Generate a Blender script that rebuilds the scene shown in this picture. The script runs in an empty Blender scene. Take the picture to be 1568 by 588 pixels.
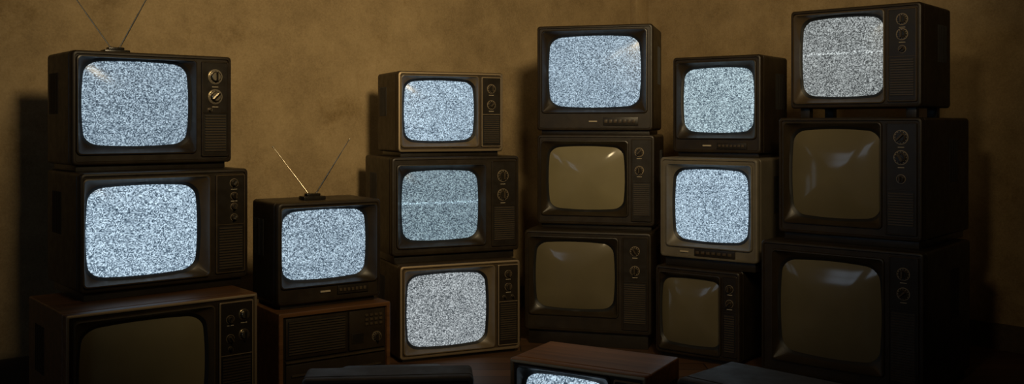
import bpy, bmesh, math, random
from mathutils import Vector, Matrix
random.seed(7)
scene = bpy.context.scene
scene.view_settings.view_transform = 'Standard'
COL = scene.collection

# ------------------------------------------------------------ materials
def newmat(name):
    m = bpy.data.materials.new(name); m.use_nodes = True
    nt = m.node_tree
    return m, nt, nt.nodes['Principled BSDF']

def N(nt, t, **kw):
    n = nt.nodes.new(t)
    for k, v in kw.items(): setattr(n, k, v)
    return n

def math_(nt, op, a, b=None, clamp=False):
    n = nt.nodes.new('ShaderNodeMath'); n.operation = op; n.use_clamp = clamp
    for i, v in enumerate((a, b)):
        if v is None: continue
        if isinstance(v, (int, float)): n.inputs[i].default_value = v
        else: nt.links.new(v, n.inputs[i])
    return n.outputs[0]

def ramp(nt, fac, stops):
    r = nt.nodes.new('ShaderNodeValToRGB')
    el = r.color_ramp.elements
    while len(el) < len(stops): el.new(0.5)
    for e, (p, c) in zip(el, stops):
        e.position = p; e.color = (*c, 1)
    nt.links.new(fac, r.inputs[0])
    return r.outputs[0]

def bump(nt, bs, height, strength, dist=0.002):
    b = nt.nodes.new('ShaderNodeBump')
    b.inputs['Strength'].default_value = strength
    b.inputs['Distance'].default_value = dist
    nt.links.new(height, b.inputs['Height'])
    nt.links.new(b.outputs[0], bs.inputs['Normal'])

def noise(nt, vec, scale, detail=4, rough=0.6):
    n = nt.nodes.new('ShaderNodeTexNoise')
    n.inputs['Scale'].default_value = scale
    n.inputs['Detail'].default_value = detail
    n.inputs['Roughness'].default_value = rough
    if vec is not None: nt.links.new(vec, n.inputs['Vector'])
    return n.outputs['Fac']

def plastic(name, c1, c2, rough=0.42, bstr=0.25):
    m, nt, bs = newmat(name)
    tc = N(nt, 'ShaderNodeTexCoord')
    n1 = noise(nt, tc.outputs['Object'], 9, 6, 0.7)
    nt.links.new(ramp(nt, n1, [(0.35, c1), (0.75, c2)]), bs.inputs['Base Color'])
    n2 = noise(nt, tc.outputs['Object'], 25, 3)
    r = math_(nt, 'ADD', math_(nt, 'MULTIPLY', n2, 0.3), rough - 0.15)
    nt.links.new(r, bs.inputs['Roughness'])
    bs.inputs['Specular IOR Level'].default_value = .38
    n3 = noise(nt, tc.outputs['Object'], 600, 2)
    bump(nt, bs, n3, bstr, 0.0006)
    return m

def wood(name, c1, c2, rough=0.4, axis=0):
    m, nt, bs = newmat(name)
    tc = N(nt, 'ShaderNodeTexCoord')
    mp = N(nt, 'ShaderNodeMapping')
    sc = [26, 26, 26]; sc[axis] = 1.6
    mp.inputs['Scale'].default_value = sc
    nt.links.new(tc.outputs['Object'], mp.inputs['Vector'])
    n1 = noise(nt, mp.outputs[0], 1.3, 8, 0.65)
    nt.links.new(ramp(nt, n1, [(0.32, c1), (0.68, c2)]), bs.inputs['Base Color'])
    bs.inputs['Roughness'].default_value = rough
    bump(nt, bs, n1, 0.25, 0.001)
    return m

M = {}
M['black'] = plastic('black_plastic', (.012, .008, .0042), (.027, .018, .0085), 0.42)
M['brown'] = plastic('dark_brown_plastic', (.026, .017, .0085), (.050, .033, .016), 0.44)
M['charcoal'] = plastic('charcoal_plastic', (.036, .031, .025), (.062, .054, .043), 0.55)
M['silver'] = plastic('aged_silver_plastic', (.095, .080, .056), (.14, .12, .085), 0.45)
M['bezel_dark'] = plastic('bezel_dark', (.016, .011, .006), (.030, .021, .011), 0.36)
M['bezel_tan'] = plastic('bezel_tan', (.095, .068, .036), (.14, .102, .055), 0.40)
M['bezel_brown'] = plastic('bezel_brown', (.042, .029, .015), (.066, .046, .024), 0.38)
M['panel'] = plastic('control_panel_black', (.010, .0075, .005), (.020, .015, .009), 0.36)
M['knob'] = plastic('knob_black', (.010, .0085, .0065), (.018, .015, .011), 0.25)
M['slat'] = plastic('grille_slats', (.035, .025, .014), (.055, .040, .024), 0.38)
M['wood'] = wood('walnut_veneer', (.06, .026, .008), (.155, .068, .023), 0.42, 0)
M['wood_red'] = wood('teak_veneer', (.17, .068, .021), (.38, .165, .056), 0.42, 0)
m, nt, bs = newmat('gasket'); bs.inputs['Base Color'].default_value = (.004, .004, .004, 1)
bs.inputs['Roughness'].default_value = .5; M['gasket'] = m
m, nt, bs = newmat('metal_trim'); bs.inputs['Base Color'].default_value = (.60, .52, .38, 1)
bs.inputs['Metallic'].default_value = 1; bs.inputs['Roughness'].default_value = .30; M['metal'] = m
m, nt, bs = newmat('dull_metal'); bs.inputs['Base Color'].default_value = (.27, .205, .125, 1)
bs.inputs['Metallic'].default_value = .6; bs.inputs['Roughness'].default_value = .45; M['dull'] = m
m, nt, bs = newmat('legend_paint'); bs.inputs['Base Color'].default_value = (.38, .32, .22, 1)
bs.inputs['Roughness'].default_value = .5; M['legend'] = m

def glass_off(name, c):
    m, nt, bs = newmat(name)
    tc = N(nt, 'ShaderNodeTexCoord')
    n1 = noise(nt, tc.outputs['Object'], 5, 4)
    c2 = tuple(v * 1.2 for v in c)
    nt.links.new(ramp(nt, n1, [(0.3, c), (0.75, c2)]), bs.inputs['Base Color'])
    bs.inputs['Roughness'].default_value = .4
    bs.inputs['Specular IOR Level'].default_value = .2
    bs.inputs['Coat Weight'].default_value = .9
    bs.inputs['Coat Roughness'].default_value = .10
    return m
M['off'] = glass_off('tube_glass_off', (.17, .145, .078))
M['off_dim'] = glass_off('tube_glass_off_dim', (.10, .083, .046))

def static_mat(name, bright=1.0, seed=0.0, tint=(.60, .79, .96), band=None, dark=(.035, .065, .10)):
    m, nt, bs = newmat(name)
    uv = N(nt, 'ShaderNodeUVMap')
    def cells(sx, sz, off):
        mp = N(nt, 'ShaderNodeMapping')
        mp.inputs['Scale'].default_value = (1 / sx, 1 / sz, 1)
        mp.inputs['Location'].default_value = (off, off * 1.7, 0)
        nt.links.new(uv.outputs[0], mp.inputs['Vector'])
        f = N(nt, 'ShaderNodeVectorMath', operation='FLOOR')
        nt.links.new(mp.outputs[0], f.inputs[0])
        w = N(nt, 'ShaderNodeTexWhiteNoise', noise_dimensions='3D')
        nt.links.new(f.outputs[0], w.inputs['Vector'])
        return w.outputs['Value']
    a = cells(.0034, .0032, seed * 13 + 3)
    b = cells(.0066, .0034, seed * 7 + 40)
    c = cells(.9, .0045, seed * 5 + 90)
    big = noise(nt, uv.outputs[0], 9, 3)
    v = math_(nt, 'ADD', math_(nt, 'MULTIPLY', a, .70), math_(nt, 'MULTIPLY', b, .27))
    v = math_(nt, 'ADD', v, math_(nt, 'MULTIPLY', c, .03))
    v = math_(nt, 'ADD', v, math_(nt, 'MULTIPLY', math_(nt, 'SUBTRACT', big, .5), .20))
    hot = tuple(min(1.1, t * 1.12 + .07) for t in tint)
    col = ramp(nt, v, [(.16, dark), (.40, tuple(d + (t - d) * .26 for d, t in zip(dark, tint))), (.68, tuple(t * .74 for t in tint)), (.90, hot)])
    sep = N(nt, 'ShaderNodeSeparateXYZ'); nt.links.new(uv.outputs[0], sep.inputs[0])
    s = None
    if band is not None:
        d = math_(nt, 'ABSOLUTE', math_(nt, 'SUBTRACT', sep.outputs['Y'], band))
        g = math_(nt, 'SUBTRACT', 1.0, math_(nt, 'DIVIDE', d, .009), True)
        g = math_(nt, 'MULTIPLY', g, math_(nt, 'ADD', b, .25))
        s = math_(nt, 'ADD', 1.0, math_(nt, 'MULTIPLY', g, 1.0))
        s = math_(nt, 'MULTIPLY', s, bright)
    bs.inputs['Base Color'].default_value = (.02, .02, .02, 1)
    bs.inputs['Roughness'].default_value = .25
    bs.inputs['Specular IOR Level'].default_value = .25
    nt.links.new(col, bs.inputs['Emission Color'])
    if s is not None: nt.links.new(s, bs.inputs['Emission Strength'])
    else: bs.inputs['Emission Strength'].default_value = bright
    return m

# ------------------------------------------------------------ mesh helpers
def obj_from_bm(name, bm, mats, parent=None, smooth=35, loc=(0, 0, 0)):
    me = bpy.data.meshes.new(name)
    bmesh.ops.recalc_face_normals(bm, faces=bm.faces)
    bm.to_mesh(me); bm.free()
    for mt in mats: me.materials.append(mt)
    for p in me.polygons: p.use_smooth = True
    me.set_sharp_from_angle(angle=math.radians(smooth))
    o = bpy.data.objects.new(name, me); COL.objects.link(o)
    o.location = loc
    if parent: o.parent = parent
    return o

def empty(name, loc, rz=0):
    e = bpy.data.objects.new(name, None); COL.objects.link(e)
    e.empty_display_size = .1
    e.location = loc; e.rotation_euler = (0, 0, math.radians(rz))
    return e

def rr(cx, cz, w, h, r, n=5, m=8):
    r = min(r, w * .49, h * .49)
    pts = []
    cs = [(cx + w/2 - r, cz - h/2 + r, -90), (cx + w/2 - r, cz + h/2 - r, 0),
          (cx - w/2 + r, cz + h/2 - r, 90), (cx - w/2 + r, cz - h/2 + r, 180)]
    for i, (x, z, a0) in enumerate(cs):
        arc = [(x + r * math.cos(math.radians(a0 + 90 * k / n)), z + r * math.sin(math.radians(a0 + 90 * k / n))) for k in range(n + 1)]
        pts += arc
        nx, nz, na = cs[(i + 1) % 4]
        s = (nx + r * math.cos(math.radians(na)), nz + r * math.sin(math.radians(na)))
        e = arc[-1]
        for k in range(1, m):
            t = k / m
            pts.append((e[0] + (s[0] - e[0]) * t, e[1] + (s[1] - e[1]) * t))
    return pts

def tube_outline(cx, cz, w, h, n=5.0):
    """picture-tube outline: rounded rectangle whose four sides bow outward"""
    base = rr(0, 0, 2, 2, .25)
    out = []
    k = .055
    for u, v in base:
        uu = u * (1 - k * v * v); vv = v * (1 - k * 1.1 * u * u)
        out.append((cx + uu * w / 2, cz + vv * h / 2))
    return out
superel = tube_outline

def loft(bm, rings, mats, cap0=True, cap1=False):
    vr = []
    for pts, y in rings:
        vr.append([bm.verts.new((x, y, z)) for x, z in pts])
    L = len(vr[0])
    for i in range(len(vr) - 1):
        for k in range(L):
            f = bm.faces.new((vr[i][k], vr[i][(k+1) % L], vr[i+1][(k+1) % L], vr[i+1][k]))
            f.material_index = mats[i]
    if cap0:
        f = bm.faces.new(vr[0]); f.material_index = mats[0]
    if cap1:
        f = bm.faces.new(vr[-1]); f.material_index = mats[-1]
    return vr

def bbox(bm, x0, x1, y0, y1, z0, z1, mi=0, bev=0):
    r = bmesh.ops.create_cube(bm, size=1)
    vs = r['verts']
    for v in vs:
        v.co = Vector(((x0+x1)/2 + v.co.x*(x1-x0), (y0+y1)/2 + v.co.y*(y1-y0), (z0+z1)/2 + v.co.z*(z1-z0)))
    fs = set(f for v in vs for f in v.link_faces)
    for f in fs: f.material_index = mi
    if bev:
        es = list(set(e for v in vs for e in v.link_edges))
        bmesh.ops.bevel(bm, geom=es, offset=bev, segments=2, affect='EDGES', profile=.6)

def cyl(bm, cx, cz, y0, y1, r0, r1=None, seg=28, mi=0):
    """cylinder along y (front = smaller y)"""
    r1 = r0 if r1 is None else r1
    def ring(r, y): return [bm.verts.new((cx + r*math.cos(2*math.pi*k/seg), y, cz + r*math.sin(2*math.pi*k/seg))) for k in range(seg)]
    A = ring(r0, y0); B = ring(r1, y1)
    fs = [bm.faces.new((A[k], A[(k+1)%seg], B[(k+1)%seg], B[k])) for k in range(seg)]
    fs.append(bm.faces.new(A)); fs.append(bm.faces.new(B))
    for f in fs: f.material_index = mi

def knob(parent, idx, x, z, r, y0, style='dark', ang=90):
    """dial plate, milled body, grip bar, tick marks"""
    bm = bmesh.new()
    cyl(bm, x, z, y0 - .002, y0 + .004, r * 1.28, mi=2)
    cyl(bm, x, z, y0 - .004, y0 + .003, r * 1.14, mi=0)
    cyl(bm, x, z, y0 - .013, y0, r * .84, r * .92, mi=1)
    cyl(bm, x, z, y0 - .015, y0 - .012, r * .70, r * .80, mi=0)
    a = math.radians(ang)
    n0 = len(bm.verts)
    bbox(bm, -r*.74, r*.74, y0 - .024, y0 - .012, -r*.15, r*.15, mi=1)
    bm.verts.ensure_lookup_table()
    for v in bm.verts[n0:]:
        xx, zz = v.co.x, v.co.z
        v.co.x = x + xx*math.cos(a) - zz*math.sin(a); v.co.z = z + xx*math.sin(a) + zz*math.cos(a)
    if r > .014:
        for k in range(12):
            t = 2*math.pi*k/12
            px, pz = x + math.cos(t)*r*1.0, z + math.sin(t)*r*1.0
            bbox(bm, px-.0011, px+.0011, y0-.0052, y0-.003, pz-.0011, pz+.0011, mi=3)
    ms = {'dark': [M['knob'], M['bezel_brown'], M['dull'], M['legend']],
          'chrome': [M['metal'], M['knob'], M['metal'], M['knob']],
          'metal': [M['knob'], M['metal'], M['dull'], M['legend']]}[style]
    return obj_from_bm(f'knob_{idx}', bm, ms, parent)

def grille(parent, x0, x1, z0, z1, y, pitch=.0095, vertical=False, name='speaker_grille'):
    bm = bmesh.new()
    bbox(bm, x0, x1, y - .001, y + .004, z0, z1, mi=0)
    if vertical:
        n = int((x1-x0)/pitch)
        for k in range(n):
            x = x0 + (k+.5)*(x1-x0)/n
            bbox(bm, x-pitch*.28, x+pitch*.28, y-.005, y, z0+.002, z1-.002, mi=1)
    else:
        n = int((z1-z0)/pitch)
        for k in range(n):
            z = z0 + (k+.5)*(z1-z0)/n
            bbox(bm, x0+.002, x1-.002, y-.005, y, z-pitch*.28, z+pitch*.28, mi=1)
    return obj_from_bm(name, bm, [M['gasket'], M['slat']], parent)

def screen_mesh(parent, cx, cz, w, h, y_edge, bulge, mat, n=5.0):
    bm = bmesh.new()
    uvl = bm.loops.layers.uv.new('UVMap')
    ring = superel(0, 0, w, h, n)
    steps = [1, .97, .92, .84, .74, .62, .48, .32, .16]
    vr = []
    for s in steps:
        row = []
        for x, z in ring:
            row.append(bm.verts.new((cx+x*s, y_edge - bulge * (1 - s**2.2), cz+z*s)))
        vr.append(row)
    L = len(ring)
    for i in range(len(vr)-1):
        for k in range(L):
            bm.faces.new((vr[i][k], vr[i][(k+1)%L], vr[i+1][(k+1)%L], vr[i+1][k]))
    c = bm.verts.new((cx, y_edge - bulge, cz))
    for k in range(L):
        bm.faces.new((vr[-1][k], vr[-1][(k+1)%L], c))
    for f in bm.faces:
        for l in f.loops:
            l[uvl].uv = (l.vert.co.x - cx + .5, l.vert.co.z - cz + .5)
    return obj_from_bm('picture_tube', bm, [mat], parent, smooth=80)

NAME = 'crt_television'
def tv(fl, th, zs, ztop, w, d1, dh, scr, bez, mat, screen, pan=None, ctl=(), gr=None, p=.02,
       cab='black', bezel='bezel_dark', rad=.014, bottom=None, kind=NAME, n=5.0, top=None, kstyle='dark',
       hump=(.72, .74), trim=False, feet=False, vgrille=False, hw=.9):
    """fl: world xy of front-left corner; zs: support height; ztop: top; scr: cx,cz(world),w,h; bez: x0,x1"""
    P = empty(kind, (fl[0], fl[1], zs), th)
    H = ztop - zs; h = H - p; cz = p + h/2; cx = w/2
    sx, sz, sw, sh = scr; sz -= zs
    sw *= 1.02; sh *= 1.01
    bx0, bx1 = bez[0], bez[1]
    bz0 = max(sz - sh/2 - (bez[2] if len(bez) > 2 else .03), p + .016)
    bz1 = min(sz + sh/2 + (bez[2] if len(bez) > 2 else .03), H - .015)
    bcx, bcz, bw, bh = (bx0+bx1)/2, (bz0+bz1)/2, bx1-bx0, bz1-bz0
    bm = bmesh.new()
    rings = [
        (rr(cx, cz - h*.04, w*hump[0]*.8, h*hump[1]*.8, .03), d1 + dh),
        (rr(cx, cz - h*.04, w*hump[0]*.86, h*hump[1]*.86, .03), d1 + dh - .01),
        (rr(cx, cz - h*.02, w*hump[0], h*hump[1], .03), d1 + .012),
        (rr(cx, cz, w - .03, h - .03, rad), d1 + .001),
        (rr(cx, cz, w - .012, h - .012, rad), d1),
        (rr(cx, cz, w, h, rad), d1 - .008),
        (rr(cx, cz, w, h, rad), .040),
        (rr(cx, cz, w - .004, h - .004, rad), .038),
        (rr(cx, cz, w - .004, h - .004, rad), .033),
        (rr(cx, cz, w, h, rad), .031),
        (rr(cx, cz, w, h, rad), .008),
        (rr(cx, cz, w - .005, h - .005, rad), .002),
        (rr(cx, cz, w - .012, h - .012, rad*.8), 0),
        (rr(cx, cz, w - .022, h - .022, rad*.7), 0),
        (rr(cx, cz, w - .027, h - .027, rad*.6), .006),
        (rr(bcx, bcz, bw, bh, .016), .006),
        (rr(bcx, bcz, bw - .004, bh - .004, .016), -.003),
        (rr(bcx, bcz, bw - .012, bh - .012, .014), -.004),
        (rr(bcx, bcz, bw - .017, bh - .017, .012), .002),
        (superel(sx, sz, sw + .022, sh + .022, n), .026),
        (superel(sx, sz, sw + .008, sh + .008, n), .030),
        (superel(sx, sz, sw - .002, sh - .002, n), .036),
    ]
    mi = [0]*14 + [1] + [2]*4 + [3, 3]
    mi[11] = mi[12] = mi[13] = (4 if trim else 0)
    loft(bm, rings, mi)
    face = {'silver': 'silver', 'brown': 'brown'}.get(cab, 'black')
    obj_from_bm('cabinet', bm, [M[cab], M[face], M[bezel], M['gasket'], M['dull']], P)
    screen_mesh(P, sx, sz, sw, sh, .034, .024, screen, n)
    bm = bmesh.new()
    if feet:
        for fx in (.05, w - .05):
            for fy in (.05, d1 - .06):
                bbox(bm, fx-.02, fx+.02, fy-.018, fy+.018, 0, p + .004, bev=.003)
    else:
        bbox(bm, .018, w - .018, .022, d1 - .02, 0, p + .004, bev=.003)
    obj_from_bm('base', bm, [M['panel']], P)
    bm = bmesh.new()
    for k in range(9):
        y = d1*.55 + k*.013
        if y > d1 - .02: break
        for xs in (0, w):
            bbox(bm, xs-.0012, xs+.0012, y, y+.005, cz - h*.05, cz + h*.32)
    obj_from_bm('side_vents', bm, [M['gasket']], P)
    k_i = 1
    if pan:
        px0, px1 = pan; pz0, pz1 = p + .022, H - .020
        PH = pz1 - pz0; PW = px1 - px0; pc = (px0+px1)/2
        bm = bmesh.new()
        rg = [(rr(pc, (pz0+pz1)/2, PW, PH, .006), .007), (rr(pc, (pz0+pz1)/2, PW, PH, .006), -.001),
              (rr(pc, (pz0+pz1)/2, PW-.004, PH-.004, .005), -.003),
              (rr(pc, (pz0+pz1)/2, PW-.010, PH-.010, .004), -.003),
              (rr(pc, (pz0+pz1)/2, PW-.012, PH-.012, .004), .000)]
        loft(bm, rg, [0, 1, 1, 0, 0], cap1=True)
        if gr:
            zseam = pz1 - PH*gr[0] + .008
            bbox(bm, px0+.006, px1-.006, -.003, .002, zseam-.0012, zseam+.0012, mi=1)
        obj_from_bm('control_panel', bm, [M['panel'], M[bezel] if not trim else M['dull']], P)
        for c in ctl:
            fx, fz, r = c[0], c[1], c[2]
            st = c[3] if len(c) > 3 else kstyle
            knob(P, k_i, px0 + PW*fx, pz1 - PH*fz, r, 0.0, st, ang=random.choice([90, 90, 60, 120, 45])); k_i += 1
        bm = bmesh.new()
        for c in ctl[:2]:
            x = px0 + PW*c[0]; z = pz1 - PH*c[1] - c[2]*1.75
            bbox(bm, x-.012, x+.012, -.0012, .001, z-.0012, z+.0012)
        if len(ctl): obj_from_bm('dial_legends', bm, [M['legend']], P)
        else: bm.free()
        if gr:
            grille(P, px0+.010, px1-.010, pz1 - PH*gr[1], pz1 - PH*gr[0], 0.0, vertical=vgrille)
    if bottom:
        z0, z1, bx = bottom[0]-zs, bottom[1]-zs, bottom[2]
        bm = bmesh.new()
        bbox(bm, bx[0], bx[1], -.001, .007, z0, z1, mi=0, bev=.0015)
        nb = 7
        for k in range(nb):
            a = bx[0] + .006 + (bx[1]-bx[0]-.012)*k/nb
            b = a + (bx[1]-bx[0]-.012)/nb*.72
            bbox(bm, a, b, -.004, .002, z0+(z1-z0)*.3, z0+(z1-z0)*.72, mi=1, bev=.001)
        bbox(bm, bx[0]-.07, bx[0]-.03, -.0005, .007, (z0+z1)/2-.003, (z0+z1)/2+.003, mi=2)
        obj_from_bm('button_strip', bm, [M['panel'], M['bezel_brown'], M['legend']], P)
    return P

def rabbit_ears(host, lx, ly, lz, th, tips, ext=1.0):
    P = empty('rabbit_ear_antenna', (0, 0, 0), 0)
    c, s = math.cos(math.radians(th)), math.sin(math.radians(th))
    fx, fy = host
    wx, wy = fx + lx*c - ly*s, fy + lx*s + ly*c
    P.location = (wx, wy, lz); P.rotation_euler = (0, 0, math.radians(th))
    bm = bmesh.new()
    bbox(bm, -.045, .045, -.028, .028, 0, .014, bev=.004)
    bbox(bm, -.028, .028, -.017, .017, .012, .024, bev=.004)
    obj_from_bm('antenna_base', bm, [M['knob']], P)
    for i, (tx, tz) in enumerate(tips):
        sgn = -1 if tx < 0 else 1
        a = Vector((sgn*.014, 0, .020))
        b = Vector((tx*c, -tx*s, tz))*ext
        bm = bmesh.new()
        d = b - a; L = d.length
        segs = [(0, .42, .0026), (.42, .74, .0020), (.74, 1, .0014)]
        q = d.to_track_quat('Z', 'Y').to_matrix().to_4x4()
        for s0, s1, r in segs:
            bmesh.ops.create_cone(bm, cap_ends=True, segments=12, radius1=r, radius2=r, depth=L*(s1-s0),
                matrix=Matrix.Translation(a + d*((s0+s1)/2)) @ q)
        bmesh.ops.create_uvsphere(bm, u_segments=12, v_segments=8, radius=.0035, matrix=Matrix.Translation(b))
        bmesh.ops.create_uvsphere(bm, u_segments=12, v_segments=8, radius=.007, matrix=Matrix.Translation(a))
        obj_from_bm(f'rod_{i+1}', bm, [M['metal']], P)
    return P

# ------------------------------------------------------------ televisions
S = lambda nm, **k: static_mat('static_' + nm, **k)

# stack A
tv((-1.396, 3.0), 40, 0, .452, .643, .45, .06, (.256, .235, .405, .325), (.023, .487), None, M['off'],
   pan=(.50, .625), ctl=[(.32, .16, .012), (.72, .13, .016, 'chrome'), (.32, .33, .012), (.72, .31, .016, 'chrome'), (.32, .42, .006)],
   gr=(.50, .95), cab='wood', bezel='bezel_brown', rad=.006, p=.02, trim=True, n=5)
tv((-1.441, 3.2), 40, .452, .886, .596, .40, .08, (.221, .680, .378, .313), (.008, .452), None, S('a2', bright=1.05, seed=1),
   pan=(.470, .583), ctl=[(.62, .09, .013), (.62, .22, .011), (.62, .33, .011), (.62, .44, .011)], gr=(.53, .96), p=.03, bezel='bezel_brown', n=5)
tv((-1.504, 3.28), 40, .886, 1.306, .573, .31, .10, (.229, 1.124, .369, .300), (.014, .44), None, S('a1', bright=.76, seed=2),
   pan=(.455, .560), ctl=[(.5, .16, .022, 'chrome'), (.5, .37, .022, 'chrome'), (.3, .51, .006, 'metal')], gr=(.56, .95), p=.022)
rabbit_ears((-1.504, 3.28), .182, .12, 1.306, 40, [(-.235, .33), (.185, .33)])

# stack B
tv((-.866, 3.55), 35, .357, .757, .4245, .27, .08, (.20, .591, .340, .262), (.008, .412, .024), None, S('b1', bright=.86, seed=3),
   p=.018, bottom=(.398, .430, (.24, .37)))
rabbit_ears((-.866, 3.55), .1875, .12, .757, 35, [(-.154, .205), (.145, .235)])

# stack C
tv((-.491, 4.2), 24, 0, .428, .58, .42, .06, (.232, .218, .372, .322), (.016, .455), None, S('c3', bright=.66, seed=4, tint=(.78, .86, .90), dark=(.04, .055, .07)),
   pan=(.467, .570), ctl=[(.5, .12, .014), (.5, .28, .014), (.3, .40, .006), (.7, .40, .006)], gr=(.48, .94), p=.015, bezel='bezel_tan', trim=True, cab='brown')
tv((-.5325, 4.25), 24, .428, .903, .619, .44, .06, (.241, .682, .362, .315), (.022, .455), None, S('c2', bright=.54, seed=5, tint=(.60, .84, .98), band=.512),
   pan=(.480, .605), ctl=[(.45, .18, .022), (.45, .40, .022)], gr=(.54, .93), p=.035)
tv((-.513, 4.32), 24, .903, 1.292, .516, .33, .11, (.209, 1.113, .335, .276), (.012, .395), None, S('c1', bright=1.0, seed=6),
   pan=(.405, .505), ctl=[(.5, .17, .017), (.5, .40, .017)], gr=(.56, .95), p=.020, cab='brown', bezel='bezel_tan', trim=True)

# stack D
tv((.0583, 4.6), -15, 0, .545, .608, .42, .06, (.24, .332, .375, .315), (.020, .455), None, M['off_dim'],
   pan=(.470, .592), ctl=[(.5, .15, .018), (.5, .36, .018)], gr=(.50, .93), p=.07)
tv((.122, 4.7), -15, .545, 1.0, .574, .40, .06, (.239, .79, .368, .305), (.018, .45), None, M['off'],
   pan=(.462, .560), ctl=[(.4, .16, .017), (.4, .38, .017)], gr=(.54, .93), p=.02)
tv((.1235, 4.75), -15, 1.0, 1.5345, .571, .38, .08, (.281, 1.309, .448, .348), (.022, .545), None, S('d1', bright=.86, seed=7),
   p=.02, bottom=(1.045, 1.085, (.33, .50)))

# stack E
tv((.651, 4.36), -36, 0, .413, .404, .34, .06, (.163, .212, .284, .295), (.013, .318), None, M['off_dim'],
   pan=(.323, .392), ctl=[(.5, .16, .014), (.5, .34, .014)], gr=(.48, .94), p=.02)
tv((.6714, 4.36), -36, .413, .902, .463, .34, .06, (.235, .690, .342, .318), (.030, .44, .028), None, S('e2', bright=1.0, seed=8),
   p=.04, cab='silver', bezel='silver', bottom=(.466, .500, (.17, .36)), rad=.016)
tv((.7445, 4.45), -36, .902, 1.3585, .425, .33, .08, (.211, 1.160, .334, .292), (.016, .405, .03), None, S('e1', bright=.88, seed=9, tint=(.64, .84, .92)),
   p=.02, bottom=(.94, .968, (.22, .36)))

# stack F
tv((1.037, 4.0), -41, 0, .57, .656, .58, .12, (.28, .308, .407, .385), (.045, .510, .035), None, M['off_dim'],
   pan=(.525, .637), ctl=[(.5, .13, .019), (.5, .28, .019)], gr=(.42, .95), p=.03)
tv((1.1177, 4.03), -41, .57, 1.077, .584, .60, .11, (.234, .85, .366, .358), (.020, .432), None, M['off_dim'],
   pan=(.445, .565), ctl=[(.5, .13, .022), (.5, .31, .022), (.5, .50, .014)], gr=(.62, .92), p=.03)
tv((1.1745, 4.05), -41, 1.077, 1.525, .535, .36, .11, (.211, 1.326, .337, .322), (.012, .395), None, S('f1', bright=.56, seed=10, tint=(.78, .85, .85), dark=(.05, .06, .065), band=.515),
   pan=(.405, .518), ctl=[(.5, .12, .018), (.5, .28, .018), (.5, .44, .012)], gr=(.54, .94), p=.04, feet=True, bezel='bezel_brown')

# foreground portables
tv((-.585, 2.66), 5, 0, .340, .48, .14, .20, (.22, .17, .30, .23), (.04, .40), None, M['off'],
   pan=(.41, .465), ctl=[(.5, .2, .012), (.5, .45, .012)], gr=(.6, .93), p=.02, cab='charcoal', hump=(.80, .94))
tv((-.008, 2.92), -30, 0, .34, .445, .27, .04, (.175, .185, .27, .225), (.022, .335), None, S('g2', bright=.9, seed=11),
   pan=(.345, .43), ctl=[(.5, .2, .014), (.5, .45, .014)], gr=(.6, .93), p=.02, cab='wood_red', rad=.006, trim=True)
tv((.463, 2.71), -45, 0, .335, .50, .28, .06, (.20, .17, .30, .23), (.03, .37), None, M['off'],
   pan=(.385, .485), ctl=[(.5, .2, .014), (.5, .45, .014)], gr=(.6, .93), p=.02, cab='charcoal')

# stereo console under TV B
def stereo():
    w, h, d = .455, .357, .34
    P = empty('stereo_console', (-.849, 3.5, 0), 35)
    bm = bmesh.new()
    c = w/2; z = h/2
    loft(bm, [(rr(c, z, w, h, .005), d), (rr(c, z, w, h, .005), .003), (rr(c, z, w-.006, h-.006, .004), 0),
              (rr(c, z, w-.030, h-.030, .003), 0), (rr(c, z, w-.034, h-.034, .003), .010)], [0, 0, 0, 0, 1], cap1=True)
    obj_from_bm('cabinet', bm, [M['wood'], M['panel']], P)
    bm = bmesh.new()
    bbox(bm, .026, .27, .001, .012, .185, .335, bev=.003)
    bbox(bm, .280, .43, .001, .012, .185, .335, bev=.003)
    bbox(bm, .026, .43, -.002, .012, .03, .165, bev=.004)
    bbox(bm, .045, .41, -.008, .002, .120, .128, mi=1, bev=.002)
    bbox(bm, .026, .43, -.001, .011, .170, .178, mi=1, bev=.001)
    bbox(bm, .29, .34, -.002, .004, .21, .25, mi=2, bev=.002)
    for i in range(4):
        for j in range(3):
            bbox(bm, .345+i*.020, .359+i*.020, -.003, .004, .275+j*.017, .286+j*.017, mi=1, bev=.001)
    obj_from_bm('front_units', bm, [M['bezel_dark'], M['bezel_brown'], M['knob']], P)
    grille(P, .034, .262, .20, .325, 0.0, pitch=.009, name='speaker_grille')
    knob(P, 1, .395, .228, .016, .0, 'dark')
    return P
stereo()

# ------------------------------------------------------------ room
C0 = Vector((.840, 6.2, 0)); E1 = Vector((-.766, -.643, 0)).normalized(); E2 = Vector((.643, -.766, 0)).normalized()
LR = 7.2; HC = 2.8; TH = .12

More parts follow.
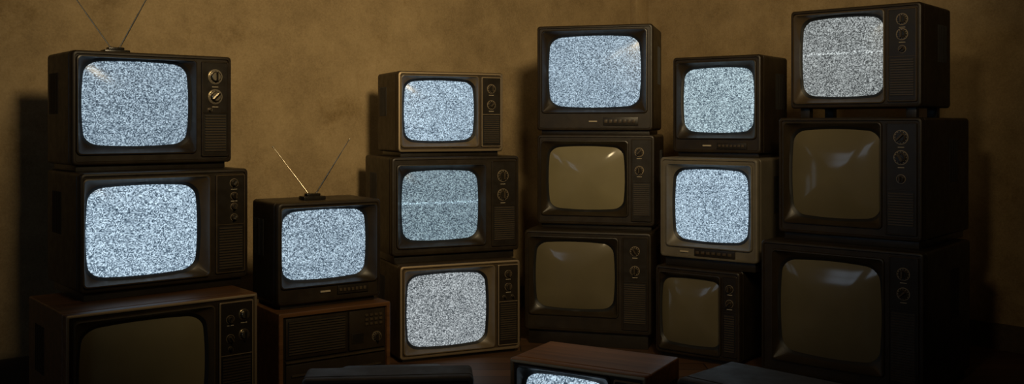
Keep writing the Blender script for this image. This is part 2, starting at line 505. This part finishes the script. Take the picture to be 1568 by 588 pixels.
def wall_material():
    m, nt, bs = newmat('aged_plaster')
    tc = N(nt, 'ShaderNodeTexCoord')
    v = tc.outputs['Object']
    n1 = noise(nt, v, 1.3, 9, .64)
    n2 = noise(nt, v, 6, 8, .74)
    n3 = noise(nt, v, 110, 4, .7)
    f = math_(nt, 'ADD', math_(nt, 'MULTIPLY', n1, .42), math_(nt, 'MULTIPLY', n2, .36))
    f = math_(nt, 'ADD', f, math_(nt, 'MULTIPLY', n3, .22))
    col = ramp(nt, f, [(.36, (.19, .136, .066)), (.46, (.28, .202, .104)), (.54, (.36, .264, .138)), (.64, (.45, .335, .183))])
    n4 = noise(nt, v, 2.2, 12, .80)
    sc = ramp(nt, n4, [(.31, (.50, .46, .38)), (.38, (.82, .79, .73)), (.46, (1, 1, 1))])
    mx = N(nt, 'ShaderNodeMix', data_type='RGBA', blend_type='MULTIPLY')
    mx.inputs[0].default_value = 1
    nt.links.new(col, mx.inputs[6]); nt.links.new(sc, mx.inputs[7])
    nt.links.new(mx.outputs[2], bs.inputs['Base Color'])
    bs.inputs['Roughness'].default_value = .85
    bs.inputs['Specular IOR Level'].default_value = .2
    h = math_(nt, 'ADD', math_(nt, 'MULTIPLY', n2, 1.0), math_(nt, 'MULTIPLY', n3, .3))
    bump(nt, bs, h, .55, .009)
    return m
WALL = wall_material()

def floor_material():
    m, nt, bs = newmat('old_floorboards')
    tc = N(nt, 'ShaderNodeTexCoord')
    br = N(nt, 'ShaderNodeTexBrick')
    br.inputs['Scale'].default_value = 1; br.inputs['Brick Width'].default_value = 1.6
    br.inputs['Row Height'].default_value = .11; br.inputs['Mortar Size'].default_value = .003
    br.inputs['Color1'].default_value = (.06, .027, .011, 1); br.inputs['Color2'].default_value = (.10, .046, .019, 1)
    br.inputs['Mortar'].default_value = (.008, .005, .003, 1)
    nt.links.new(tc.outputs['Object'], br.inputs['Vector'])
    nt.links.new(br.outputs['Color'], bs.inputs['Base Color'])
    bs.inputs['Roughness'].default_value = .55
    bump(nt, bs, br.outputs['Fac'], -.4, .002)
    return m

def room_obj(name, boxes, mats, bev=0):
    bm = bmesh.new()
    for (a0, a1, b0, b1, z0, z1, *mi) in boxes:
        bbox(bm, a0, a1, b0, b1, z0, z1, mi=(mi[0] if mi else 0), bev=bev)
    for v in bm.verts:
        v.co = E1*v.co.x + E2*v.co.y + Vector((0, 0, v.co.z))
    o = obj_from_bm(name, bm, mats, smooth=30)
    o.location = C0
    return o

room_obj('wall_left', [(-TH, LR+TH, -TH, 0, 0, HC)], [WALL])
room_obj('wall_right', [(-TH, 0, 0, LR+TH, 0, HC)], [WALL])
wins = [(.55, 1.45), (2.3, 3.2)]; wz0, wz1 = .95, 2.15
bx = []
prev = 0
for a, b in wins:
    bx.append((LR, LR+TH, prev, a, 0, HC)); bx.append((LR, LR+TH, a, b, 0, wz0)); bx.append((LR, LR+TH, a, b, wz1, HC)); prev = b
bx.append((LR, LR+TH, prev, LR, 0, HC))
room_obj('wall_front', bx, [WALL])
room_obj('wall_back', [(0, LR, LR, LR+TH, 0, HC)], [WALL])
cm, nt, bs = newmat('ceiling_paint')
tc = N(nt, 'ShaderNodeTexCoord'); nn = noise(nt, tc.outputs['Object'], 3, 6)
nt.links.new(ramp(nt, nn, [(.3, (.12, .09, .055)), (.7, (.17, .13, .08))]), bs.inputs['Base Color'])
bs.inputs['Roughness'].default_value = .9
room_obj('ceiling', [(-TH, LR+TH, -TH, LR+TH, HC, HC+.1)], [cm])
room_obj('floor', [(-TH, LR+TH, -TH, LR+TH, -.1, 0)], [floor_material()])
TR = wood('painted_trim', (.06, .040, .020), (.095, .062, .031), .6, 0)
room_obj('baseboard_left', [(.02, LR, 0, .018, 0, .12)], [TR])
room_obj('baseboard_right', [(0, .018, 0, LR, 0, .12)], [TR])
# boxed-in pipe run in the corner
room_obj('trim_1', [(0, .11, 0, .055, 0, HC)], [WALL], bev=.008)
pane, nt, bs = newmat('overcast_window_pane')
bs.inputs['Base Color'].default_value = (.05, .05, .05, 1)
bs.inputs['Emission Color'].default_value = (.6, .78, 1, 1); bs.inputs['Emission Strength'].default_value = 1.3
for i, (a, b) in enumerate(wins):
    fr = [(LR-.01, LR+.06, a, a+.05, wz0, wz1), (LR-.01, LR+.06, b-.05, b, wz0, wz1), (LR-.01, LR+.06, a, b, wz0, wz0+.05),
          (LR-.01, LR+.06, a, b, wz1-.05, wz1), (LR, LR+.05, (a+b)/2-.018, (a+b)/2+.018, wz0, wz1),
          (LR, LR+.05, a, b, 1.55-.018, 1.55+.018), (LR+.055, LR+.06, a, b, wz0, wz1, 1)]
    room_obj(f'window_{i+1}', fr, [TR, pane])

# ------------------------------------------------------------ lights
def tube(bm, r0, r1, z0, z1, seg=32):
    A = [bm.verts.new((r0*math.cos(2*math.pi*k/seg), r0*math.sin(2*math.pi*k/seg), z0)) for k in range(seg)]
    B = [bm.verts.new((r1*math.cos(2*math.pi*k/seg), r1*math.sin(2*math.pi*k/seg), z1)) for k in range(seg)]
    for k in range(seg): bm.faces.new((A[k], A[(k+1)%seg], B[(k+1)%seg], B[k]))
    return A, B
def spot(loc, target, energy, size, soft):
    sp = bpy.data.lights.new('warm_spot', 'SPOT')
    sp.energy = energy; sp.color = (1, .77, .44); sp.spot_size = math.radians(size); sp.spot_blend = 1.0; sp.shadow_soft_size = soft
    rot = (Vector(target) - Vector(loc)).to_track_quat('-Z', 'Y').to_euler()
    P = empty('unseen_ceiling_spotlight', loc); P.rotation_euler = rot
    so = bpy.data.objects.new('warm_spot', sp); COL.objects.link(so); so.parent = P
    bm = bmesh.new()
    tube(bm, soft+.05, soft+.03, .0, .16)
    A2, B2 = tube(bm, soft+.03, .05, .16, .20)
    bm.faces.new(B2)
    obj_from_bm('housing', bm, [M['black']], P)
    bm = bmesh.new()
    L = HC - loc[2] - .15
    bmesh.ops.create_cone(bm, cap_ends=True, segments=16, radius1=.012, radius2=.012, depth=L, matrix=Matrix.Translation((0, -.14, .15 + L/2)))
    bmesh.ops.create_cone(bm, cap_ends=True, segments=24, radius1=.05, radius2=.05, depth=.02, matrix=Matrix.Translation((0, -.14, .15+L-.01)))
    stem = obj_from_bm('stem', bm, [M['black']], P)
    stem.matrix_parent_inverse = rot.to_matrix().to_4x4().inverted()
spot((.6, 1.0, 2.35), (-.42, 5.2, 1.95), 325, 86, .24)
spot((-.55, .7, 2.35), (.9, 5.2, 1.7), 60, 72, .20)  # added weaker spot from the left, throws stack F's shadow onto the right wall

w = bpy.data.worlds.new('world'); scene.world = w; w.use_nodes = True
w.node_tree.nodes['Background'].inputs[0].default_value = (.02, .02, .025, 1)
w.node_tree.nodes['Background'].inputs[1].default_value = .3

# ------------------------------------------------------------ camera
cd = bpy.data.cameras.new('camera'); cd.lens = 33.75; cd.sensor_width = 36; cd.shift_y = -.066
co = bpy.data.objects.new('camera', cd); COL.objects.link(co)
co.location = (0, 0, 1.05); co.rotation_euler = (math.radians(90), 0, 0)
scene.camera = co
